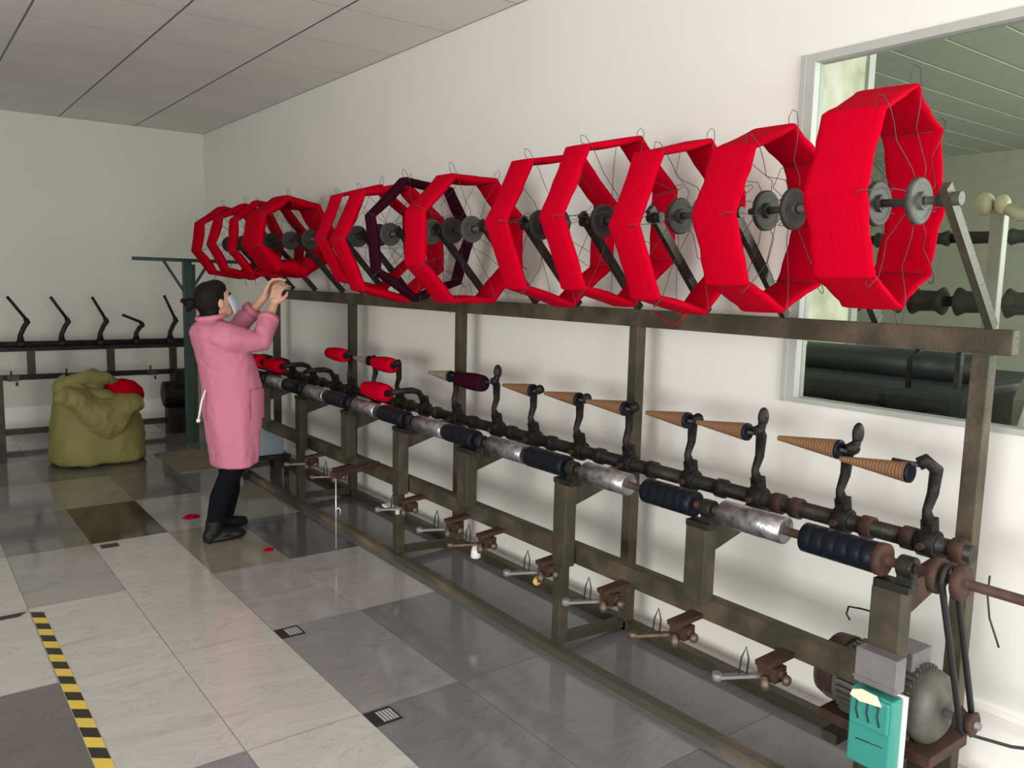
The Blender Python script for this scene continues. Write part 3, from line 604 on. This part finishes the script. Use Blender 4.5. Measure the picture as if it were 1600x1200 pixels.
# ================================================================ SACK
def sack():
    t=thing('woven_sack','bulging olive woven sack with folded mouth, standing by the end wall','sack',(1.29,7.15,0))
    c=Vector((1.29,7.15,0))
    prof=[(0,.30,.23),(.015,.345,.27),(.05,.355,.285),(.14,.345,.285),(.26,.335,.275),(.36,.325,.26),(.43,.305,.25),(.48,.285,.235),(.52,.29,.24),(.555,.275,.23),(.59,.235,.20),(.60,.19,.16)]
    vs=[];fs=[];n=48
    for i,(z,a,b) in enumerate(prof):
        for k in range(n):
            th=2*PI*k/n; ca,sa=math.cos(th),math.sin(th)
            e=.75; x=math.copysign(abs(ca)**e,ca)*a; y=math.copysign(abs(sa)**e,sa)*b
            nn_=noise.noise(Vector((ca*1.5,sa*1.5,z*4)))*.03+noise.noise(Vector((ca*5,sa*5,z*9)))*.012
            top=max(0,(z-.3)/.3)
            zz=z+ (top*(-.10*ca + .03*noise.noise(Vector((ca*2,sa*2,3)))))
            vs.append(c+Vector((x*(1+nn_*2)-.03*top,y*(1+nn_*2),zz if i else 0)))
    for i in range(len(prof)-1):
        for k in range(n): a=i*n+k;b=i*n+(k+1)%n; fs.append((a,b,b+n,a+n))
    fs.append(tuple(reversed(range(n)))); 
    mb=MB().add(vs,fs,True); o=put('sack_body',mb,M['sack'],t); ss=o.modifiers.new('s','SUBSURF'); ss.levels=2; ss.render_levels=2; wrinkle(o,.030,.12)
    # folded over mouth: drooping flap in front plus rolled top
    mb=MB(); vs=[];fs=[]; m_=10; n=22
    for i in range(m_+1):
        s=i/m_
        for k in range(n+1):
            u=k/n; x=-.27+.53*u; dep=.255*math.sin(PI*min(1,max(0,u*1.02)))**.6
            zt=.60-.10*u+.02*math.sin(u*9)
            droop=(.09+.22*math.sin(PI*u)**1.1*(0.55+.45*math.sin(PI*(u*.9+.12))))
            z=zt-droop*s+ .035*math.sin(PI*min(1,s*2.2))*(1 if s<.45 else 0)
            y=-.13-.13*min(1,s*3.0)-.045*math.sin(PI*s)-.03*math.sin(PI*u)+.012*math.sin(u*17+s*5)
            x+= .02*math.sin(s*4+u*6)
            vs.append(c+Vector((x,y,z)))
    for i in range(m_):
        for k in range(n): a=i*(n+1)+k; fs.append((a,a+1,a+n+2,a+n+1))
    mb.add(vs,fs,True); o=put('folded_flap',mb,M['sack'],t); so=o.modifiers.new('t','SOLIDIFY'); so.thickness=.012; ss=o.modifiers.new('s','SUBSURF'); ss.levels=2; ss.render_levels=2; wrinkle(o,.035,.09)
    mb=MB()
    for (p,r) in [([(-.26,-.10,.60),(-.20,-.12,.655),(-.08,-.10,.685),(.06,-.06,.665),(.14,-.02,.62)],[.035,.055,.060,.052,.03]),([(-.28,.0,.55),(-.27,-.10,.53),(-.20,-.17,.50),(-.08,-.20,.47)],[.04,.06,.05,.02]),([(-.15,.05,.66),(-.02,.04,.70),(.08,.06,.66)],[.03,.045,.03])]:
        mb.tube([c+Vector(q) for q in p],r,14)
    mb.ellipsoid(c+Vector((-.10,-.01,.57)),(.16,.15,.085))
    o=put('mouth_roll',mb,M['sack'],t); rm=o.modifiers.new('r','REMESH'); rm.mode='VOXEL'; rm.voxel_size=.014; sm=o.modifiers.new('sm','SMOOTH'); sm.iterations=6; sm.factor=.7
    rm.use_smooth_shade=True
    wrinkle(o,.02,.07)
    mb=MB().ellipsoid(c+Vector((.18,.0,.515)),(.165,.16,.13),n=24,m=16,fn=lambda v: v*(1+.06*noise.noise(v*3)))
    solo('red_yarn_ball',mb,M['red_deep'],'red yarn bundle poking out of the open olive sack','yarn bundle')
sack()
solo('cardboard_sheet',MB().box((1.70,6.35,.0005),(2.05,7.15,.008)),M['cardboard'],'brown cardboard sheet lying on the floor between sack and worker','cardboard')
t=thing('storage_bin','blue-grey bin on the floor behind the legs of the worker','bin',(2.22,6.0,0))
put('bin_body',MB().box((2.06,5.93,.16),(2.34,6.2,.37)),M['bluegrey'],t,.01)
put('bin_rim',MB().box((2.05,5.91,.35),(2.35,6.22,.375)),M['bluegrey'],t,.005)
solo('low_stand',MB().box((2.02,5.90,.13),(2.38,6.24,.158)).box((2.03,5.91,0),(2.06,5.94,.13)).box((2.34,5.91,0),(2.37,5.94,.13)).box((2.03,6.20,0),(2.06,6.23,.13)).box((2.34,6.20,0),(2.37,6.23,.13)),M['iron'],'low black stand carrying the blue-grey bin','stand')

# ================================================================ FLOOR MARKS
def tape(p,q,w,step,label):
    p=Vector(p);q=Vector(q);d=(q-p);L_=d.length;d.normalize();n=Vector((-d.y,d.x,0)); mb=MB(); k=0; s=0
    while s<L_-1e-4:
        e=min(s+step,L_); sk=.018; a=p+d*s; b=p+d*e
        mb.add([a-n*w/2-d*sk,b-n*w/2-d*sk,b+n*w/2+d*sk,a+n*w/2+d*sk],[(0,1,2,3)],False,k%2); s=e;k+=1
    for v in mb.v: v.z=.0012
    for f in range(len(mb.f)): pass
    solo('hazard_tape',mb,[M['black_tape'],M['yellow']],label,'floor tape')
tape((.452,4.03,0),(.452,.8,0),.048,.072,'yellow and black striped hazard tape running along the floor towards the camera')
tape((.40,4.04,0),(-.6,4.04,0),.045,.16,'short cross piece of striped hazard tape at the left edge of the floor')
def sticker(x,y,label,s=1.0):
    t=thing('floor_sticker',label,'sticker',(x,y,0),'black floor stickers')
    put('backing',MB().box((x-.052*s,y-.05*s,.0004),(x+.052*s,y+.05*s,.0016)),M['decal'],t)
    mb=MB()
    for k in range(5): mb.box((x-.012*s+.012*k*s,y-.036*s,.0017),(x-.004*s+.012*k*s,y+.036*s,.0021))
    put('pale_bars',mb,M['decal_bar'],t)
sticker(1.285,2.39,'black sticker with pale bars on the floor, nearest of the two')
sticker(1.285,3.22,'black sticker with pale bars on the floor, the farther of the two')
def scrap(x,y,label,m,r=.04):
    mb=MB()
    for k in range(5):
        pts=[]; a=random.uniform(0,6)
        for i in range(9):
            a+=random.uniform(-1,1); pts.append((x+r*math.cos(i*.9+k)*random.uniform(.3,1),y+r*math.sin(i*.9+k)*random.uniform(.3,1),.004+.002*(i%2)))
        mb.tube(pts,.0035,5)
    solo('yarn_scrap',mb,M[m],label,'yarn scrap')
scrap(1.43,5.15,'red yarn scrap on the floor behind the heels of the worker','red',.055)
scrap(1.60,4.29,'red yarn scrap on the pale floor in front of the shoes','red',.03)
solo('floor_smudge',MB().box((.86,4.80,.0003),(.95,4.87,.0012)),M['decal'],'small dark patch at the corner of the dark brown tile','patch')

# ================================================================ NEXT ROOM CONTENT
def beam_row(X,Z,name,label,y0,y1,r,knobs):
    t=thing(name,label,'machine',(X,(y0+y1)/2,0))
    put('shaft',MB().tube([(X,y0,Z),(X,y1,Z)],.03,10),M['iron'],t)
    y=y0+.1
    while y<y1-.1:
        put('spool',MB().lathe((X,y,Z),(0,1,0),[(0,r*.6),(.02,r),(.06,r*.7),(.16,r*.75),(.20,r),(.22,r*.6)],16),M['hub_dark'] if random.random()<.6 else M['hub'],t); y+=.27
    for yy in (y0,y1): put('stand_leg',MB().box((X-.03,yy-.03,0),(X+.03,yy+.03,Z)),M['iron'],t)
    return t
beam_row(5.2,1.82,'spool_rack','dark row of spools in the room behind the glass, the upper one',-.6,3.2,.05,0)
beam_row(5.0,1.44,'spool_rack','thicker dark row of spools in the room behind the glass, the lower one',-.7,3.1,.085,0)
t=thing('pale_post','pale steel post with two cream knobs on top, seen through the window glass','post',(3.05,1.29,0))
put('column',MB().box((3.03,1.27,.0),(3.07,1.315,1.80)),M['pale_steel'],t,.003)
for dy,dz,r in ((.045,.0,.034),(-.01,-.005,.03)): put('knob',MB().ellipsoid((3.03,1.29+dy,1.80+dz),(r,r*.85,r*1.15)),M['knob'],t)
put('side_arm',MB().tube([(3.03,1.28,1.79),(3.03,1.22,1.755),(3.03,1.10,1.75)],.02,10),M['knob'],t)
t=thing('covered_machine','low dark machine with rollers behind the lower half of the window','machine',(3.7,1.9,0))
put('body',MB().box((3.38,1.47,.0),(4.3,2.50,1.13)),M['darkblue'],t,.04)
put('roller',MB().lathe((3.50,1.50,1.19),(0,1,0),[(0,.03),(.01,.06),(.94,.06),(.95,.03)],18),M['darkblue'],t)
put('roller',MB().lathe((3.42,1.55,1.03),(0,1,0),[(0,.03),(.01,.05),(.86,.05),(.87,.03)],18),M['iron'],t)
for yy in (1.60,1.86,2.12): put('wheel',MB().lathe((3.33,yy,.93),(1,0,0),[(0,.03),(.006,.085),(.03,.085),(.036,.03)],20),M['iron'],t)
put('lever',MB().tube([(3.36,1.72,1.10),(3.32,1.70,1.22),(3.34,1.66,1.28)],.012,8),M['iron'],t)
put('ledge',MB().box((3.30,1.50,1.335),(3.40,2.5,1.352)),M['cream'],t)
for yy in (1.52,2.48): put('ledge_bracket',MB().box((3.34,yy-.01,1.12),(3.37,yy+.01,1.335)),M['iron'],t)
solo('white_tag',MB().add([(3.29,2.16,1.25),(3.29,2.20,1.25),(3.29,2.185,1.34),(3.29,2.175,1.34),(3.294,2.16,1.25),(3.294,2.20,1.25),(3.294,2.185,1.34),(3.294,2.175,1.34)],[(0,1,2,3),(7,6,5,4),(0,4,5,1),(1,5,6,2),(2,6,7,3),(3,7,4,0)]),M['white_plastic'],'small white tag hanging from the pale ledge behind the glass','tag')
t=thing('pale_machine','pale rounded machine cover behind the glass beyond the last tall post','machine',(3.6,.8,0))
put('cover',MB().box((3.35,.25,0),(4.0,1.36,1.22)),M['pale_steel'],t,.12)
put('curved_pipe',MB().tube([(3.30,1.28,.2),(3.29,1.27,.9),(3.31,1.20,1.25),(3.38,1.05,1.38)],.022,10),M['white_plastic'],t)

# ================================================================ WORKER
def build_person():
    px,py,rot=1.50,4.70,math.radians(6)
    t=bpy.data.objects.new('person',None); C.objects.link(t); t.location=(px,py,0); t.rotation_euler=(0,0,rot); t['_l']=(px,py,0.0); t['_r']=rot
    t['label']='worker in a long pink coat and face mask, both hands raised to the reels'; t['category']='person'
    def V(x,y,z): return Vector((x,y,z))
    def finish(name, mb, m, vox, it=4, parent=t, fac=.6):
        me=mb.mesh(name,m); o=bpy.data.objects.new(name,me); C.objects.link(o); o.parent=parent
        if vox:
            rm=o.modifiers.new('r','REMESH'); rm.mode='VOXEL'; rm.voxel_size=vox; rm.use_smooth_shade=True
            sm=o.modifiers.new('s','SMOOTH'); sm.iterations=it; sm.factor=fac
        return o
    hq=Quaternion((0,1,0),math.radians(-24))   # head tilted back
    hc=V(-.037,0,1.350)
    def hp(x,y,z): return hc+hq@V(x,y,z)
    sr,er,wr=V(-.05,-.135,1.165),V(.145,-.175,1.135),V(.275,-.085,1.335)
    sl,el,wl=V(-.05,.135,1.165),V(.155,.165,1.18),V(.285,.05,1.375)
    mb=MB()
    # torso, neck
    mb.tube([V(.04,0,.78),V(.02,0,.95),V(-.01,0,1.06),V(-.05,0,1.14),V(-.062,0,1.19)],[.11,.105,.105,.09,.05],18)
    mb.tube([V(-.062,0,1.17),V(-.055,0,1.24),V(-.035,0,1.31)],[.055,.046,.048],16)
    for s,sh,el_,w in ((-1,sr,er,wr),(1,sl,el,wl)):
        mb.tube([sh,sh.lerp(el_,.5),el_,el_.lerp(w,.35),w],[.038,.038,.034,.034,.022],14)
        mb.tube([V(-.055,s*.02,1.165),sh],[.045,.038],12)
        # thigh to ankle
        fx_=-.050 if s<0 else .065
        mb.tube([V(.05,s*.055,.80),V(.05,s*.058,.45),V(-.01+fx_,s*.07,.24),V(-.045+fx_,s*.075,.08)],[.055,.05,.045,.036],14)
    # head
    mb.ellipsoid(hc,(.088,.072,.105),rot=hq,n=24,m=18)
    mb.ellipsoid(hp(.03,0,-.055),(.055,.052,.055),rot=hq)         # jaw
    mb.ellipsoid(hp(.074,0,-.088),(.020,.022,.018),rot=hq)         # chin
    mb.tube([hp(.080,0,.012),hp(.100,0,-.025),hp(.086,0,-.034)],[.009,.014,.010],8)  # nose
    mb.ellipsoid(hp(.083,0,-.060),(.013,.022,.010),rot=hq)         # lips
    mb.ellipsoid(hp(.070,0,.030),(.020,.045,.012),rot=hq)          # brow
    for s in (-1,1):
        mb.ellipsoid(hp(-.005,s*.074,-.008),(.020,.009,.032),rot=hq)   # ear
        mb.ellipsoid(hp(.058,s*.038,-.025),(.024,.022,.022),rot=hq)    # cheek
    # hands: palms and fingers curling towards the yarn
    def hand(w, fore, palmn, side, thumbside):
        f=fore.normalized(); n=palmn-f*palmn.dot(f); n.normalize(); s_=f.cross(n)*side
        def Q(a,b,c): return w+f*a+s_*b+n*c
        mb.tube([Q(-.02,0,0),Q(.01,0,0),Q(.03,.0,0)],[.021,.023,.024],12)
        for b_ in (-.024,-.008,.008,.024): mb.tube([Q(.012,b_*.6,0),Q(.050,b_,.0),Q(.083,b_,.003)],[.015,.0135,.0105],10)
        for b_,L_,c0 in ((-.030,.058,.6),(-.010,.070,.5),(.010,.074,.45),(.030,.066,.4)):
            b2=b_*1.15
            p1=Q(.083,b_,.003); p2=Q(.083+L_*.42,b2,.010+L_*.18); p3=Q(.083+L_*.66,b2,.018+L_*c0*.9); p4=Q(.083+L_*.70,b2*.95,.026+L_*c0*1.6)
            mb.tube([p1,p2,p3,p4],[.0098,.0088,.008,.0062],8); mb.ellipsoid(p4,(.0065,.0065,.0065),n=8,m=6)
        tb=thumbside
        mb.tube([Q(.015,tb*.018,.004),Q(.040,tb*.042,.016),Q(.064,tb*.050,.032),Q(.083,tb*.044,.045)],[.014,.0115,.0100,.0072],8)
        mb.ellipsoid(Q(.083,tb*.044,.045),(.0075,.0075,.0075),n=8,m=6)
    hand(wr, V(.16,.03,.72), V(.8,.45,-.2), 1, -1)
    hand(wl, V(.25,-.02,.62), V(.7,-.6,-.2), 1, 1)
    body=finish('body',mb,M['skin'],.0042,3)
    # coat
    mb=MB(); vs=[];fs=[]; n=56
    rings=[(.415,.060,.122,.165),(.50,.058,.135,.168),(.62,.055,.150,.172),(.75,.054,.160,.176),(.87,.052,.165,.178),(.97,.035,.158,.175),(1.06,.005,.150,.180),(1.13,-.020,.140,.185),(1.18,-.045,.125,.175),(1.215,-.058,.098,.130),(1.235,-.062,.072,.080),(1.255,-.062,.064,.066)]
    for i,(z,cx_,a,b) in enumerate(rings):
        k_=max(0,(1.0-z)/.6)
        for k in range(n):
            th=2*PI*k/n; fold=1+.05*k_*math.sin(7*th+z*2)+.012*k_*math.sin(13*th+1-z*3)+.035*noise.noise(Vector((math.cos(th)*2,math.sin(th)*2,z*6)))
            vs.append(V(cx_+math.cos(th)*a*fold,math.sin(th)*b*fold,z+.012*math.cos(th)*(1 if i==0 else 0)))
    for i in range(len(rings)-1):
        for k in range(n): a=i*n+k;b=i*n+(k+1)%n; fs.append((a,b,b+n,a+n))
    fs.append(tuple(reversed(range(n)))); fs.append(tuple(range((len(rings)-1)*n,len(rings)*n)))
    mb.add(vs,fs,True)
    for sh,el_,w in ((sr,er,wr),(sl,el,wl)):
        c=el_.lerp(w,.60)
        mb.tube([sh+V(0,0,-.01),sh.lerp(el_,.35)+V(0,0,-.012),sh.lerp(el_,.7)+V(0,0,-.012),el_+V(.006,0,-.006),el_.lerp(w,.25),c],[.084,.078,.066,.060,.057,.055],20)
        mb.tube([sh.lerp(V(-.05,0,1.17),.5),sh],[.075,.078],16)
    mb.ellipsoid(sr+V(0,0,-.005),(.078,.07,.078)); mb.ellipsoid(sl+V(0,0,-.005),(.078,.07,.078))
    coat=finish('coat',mb,M['coat'],.0075,14)
    wrinkle(coat,.013,.11); wrinkle(coat,.008,.045)
    for el_,w in ((er,wr),(el,wl)):
        mb=MB()
        a=el_.lerp(w,.50); b=el_.lerp(w,.64); mb.tube([a,b],[.061,.058],20)
        d=(w-el_).normalized()
        mb.tube([b-d*.004,b+d*.003],[.050,.047],16,mi=1)
        put_local('rolled_cuff',mb,[M['coat'],M['coat_dark']],t)
    mb=MB()
    for i in range(24):
        pass
    mb.tube([V(-.062+.070*math.cos(a),.072*math.sin(a),1.262+.012*math.cos(a)) for a in [2*PI*k/20 for k in range(21)]],.016,8,caps=False)
    put_local('collar',mb,M['coat'],t)
    # coat details: side slit pocket and belt tie at the back
    vs=[];fs=[]
    for off in (.0,.007):
        for i in range(7):
            for k in range(7):
                x=.075+.11*i/6; z=.86-.17*k/6; yy=-(.180+off)*math.sqrt(max(.05,1-((x-.053)/(.166+off))**2)); vs.append(V(x,yy-.004,z))
    for l in range(2):
        for i in range(6):
            for k in range(6): a=l*49+i*7+k; fs.append((a,a+1,a+8,a+7) if l else (a+7,a+8,a+1,a))
    put_local('pocket',MB().add(vs,fs,True),M['coat'],t)
    put_local('back_tie',MB().tube([V(-.115,-.03,.86),V(-.140,-.035,.80),V(-.150,-.03,.74),V(-.158,-.03,.70)],.006,6).ellipsoid(V(-.160,-.03,.69),(.012,.008,.012)),M['white_plastic'],t)
    # hair with bun
    mb=MB()
    def cut(v):
        return v
    mb.ellipsoid(hp(-.022,0,.022),(.092,.083,.100),rot=hq,n=24,m=16)
    mb.ellipsoid(hp(.018,0,.058),(.070,.070,.058),rot=hq,n=20,m=12)
    mb.ellipsoid(hp(-.055,0,-.045),(.055,.066,.055),rot=hq)
    mb.ellipsoid(hp(-.132,0,.045),(.036,.034,.032),rot=hq)
    mb.tube([hp(-.07,0,.02),hp(-.12,0,.042)],[.035,.022],10)
    mb.tube([hp(-.145,-.01,.055),hp(-.178,-.02,.085)],[.018,.014],8); mb.tube([hp(-.145,-.01,.03),hp(-.172,-.02,.02)],[.018,.014],8)
    finish('hair',mb,M['hair'],.0055,2)
    # mask
    vs=[];fs=[]
    for i in range(7):
        for k in range(11):
            a=(-1+2*k/10)*1.15; z=.004-.100*i/6; r=.083+.016*math.cos(a)*math.sin(PI*(i+.8)/7.6)
            vs.append(hp(math.cos(a)*r+.008,math.sin(a)*.076,z))
    for i in range(6):
        for k in range(10): a=i*11+k; fs.append((a,a+1,a+12,a+11))
    mm=MB().add(vs,fs,True); o=put_local('face_mask',mm,M['mask'],t); so=o.modifiers.new('t','SOLIDIFY'); so.thickness=.004
    ey=put_local('eyes',MB().ellipsoid(hp(.082,-.030,.012),(.008,.012,.005),rot=hq).ellipsoid(hp(.082,.030,.012),(.008,.012,.005),rot=hq),M['hair'],t)
    # trousers and shoes
    mb=MB()
    for s in (-1,1):
        fx_=-.050 if s<0 else .065
        mb.tube([V(.05,s*.055,.80),V(.05,s*.058,.50),V(.035+fx_*.3,s*.060,.40),V(-.01+fx_,s*.068,.24),V(-.045+fx_,s*.075,.085)],[.066,.064,.062,.060,.052],18)
    finish('trousers',mb,M['trouser'],.009,4)
    for s in (-1,1):
        fx_=-.050 if s<0 else .065
        mb=MB(); a=V(-.085+fx_,s*.078,.0); out=s*.03
        mb.tube([a+V(.035,0,.12),a+V(.030,0,.05)],[.050,.050],14)
        mb.ellipsoid(a+V(.03,0,.042),(.065,.042,.042)); mb.ellipsoid(a+V(.095,out*.5,.038),(.075,.042,.036)); mb.ellipsoid(a+V(.150,out,.032),(.052,.044,.030))
        mb.box(a+V(-.025,-.036,.0),a+V(.075,.036,.03)); mb.ellipsoid(a+V(.10,out*.6,.015),(.10,.042,.016))
        finish('shoe',mb,M['shoe'],.006,3)
    # strand of yarn between the hands and the skein
    R=Matrix.Translation((px,py,0))@Matrix.Rotation(rot,4,'Z')
    h=R@(wl+V(.05,-.03,.13)); 
    solo('yarn_strand',MB().tube([h,h.lerp(Vector((2.02,5.36,1.53)),.5)+Vector((0,0,-.015)),Vector((2.02,5.36,1.53))],.0025,6),M['red'],'thin strand of red yarn between the raised hands and the thick round skein','yarn strand')
def put_local(name, mb, m, parent):
    me=mb.mesh(name,m); o=bpy.data.objects.new(name,me); C.objects.link(o); o.parent=parent; return o
build_person()

# drop helper properties
for o in bpy.data.objects:
    for k in ('_l','_r'):
        if k in o: del o[k]
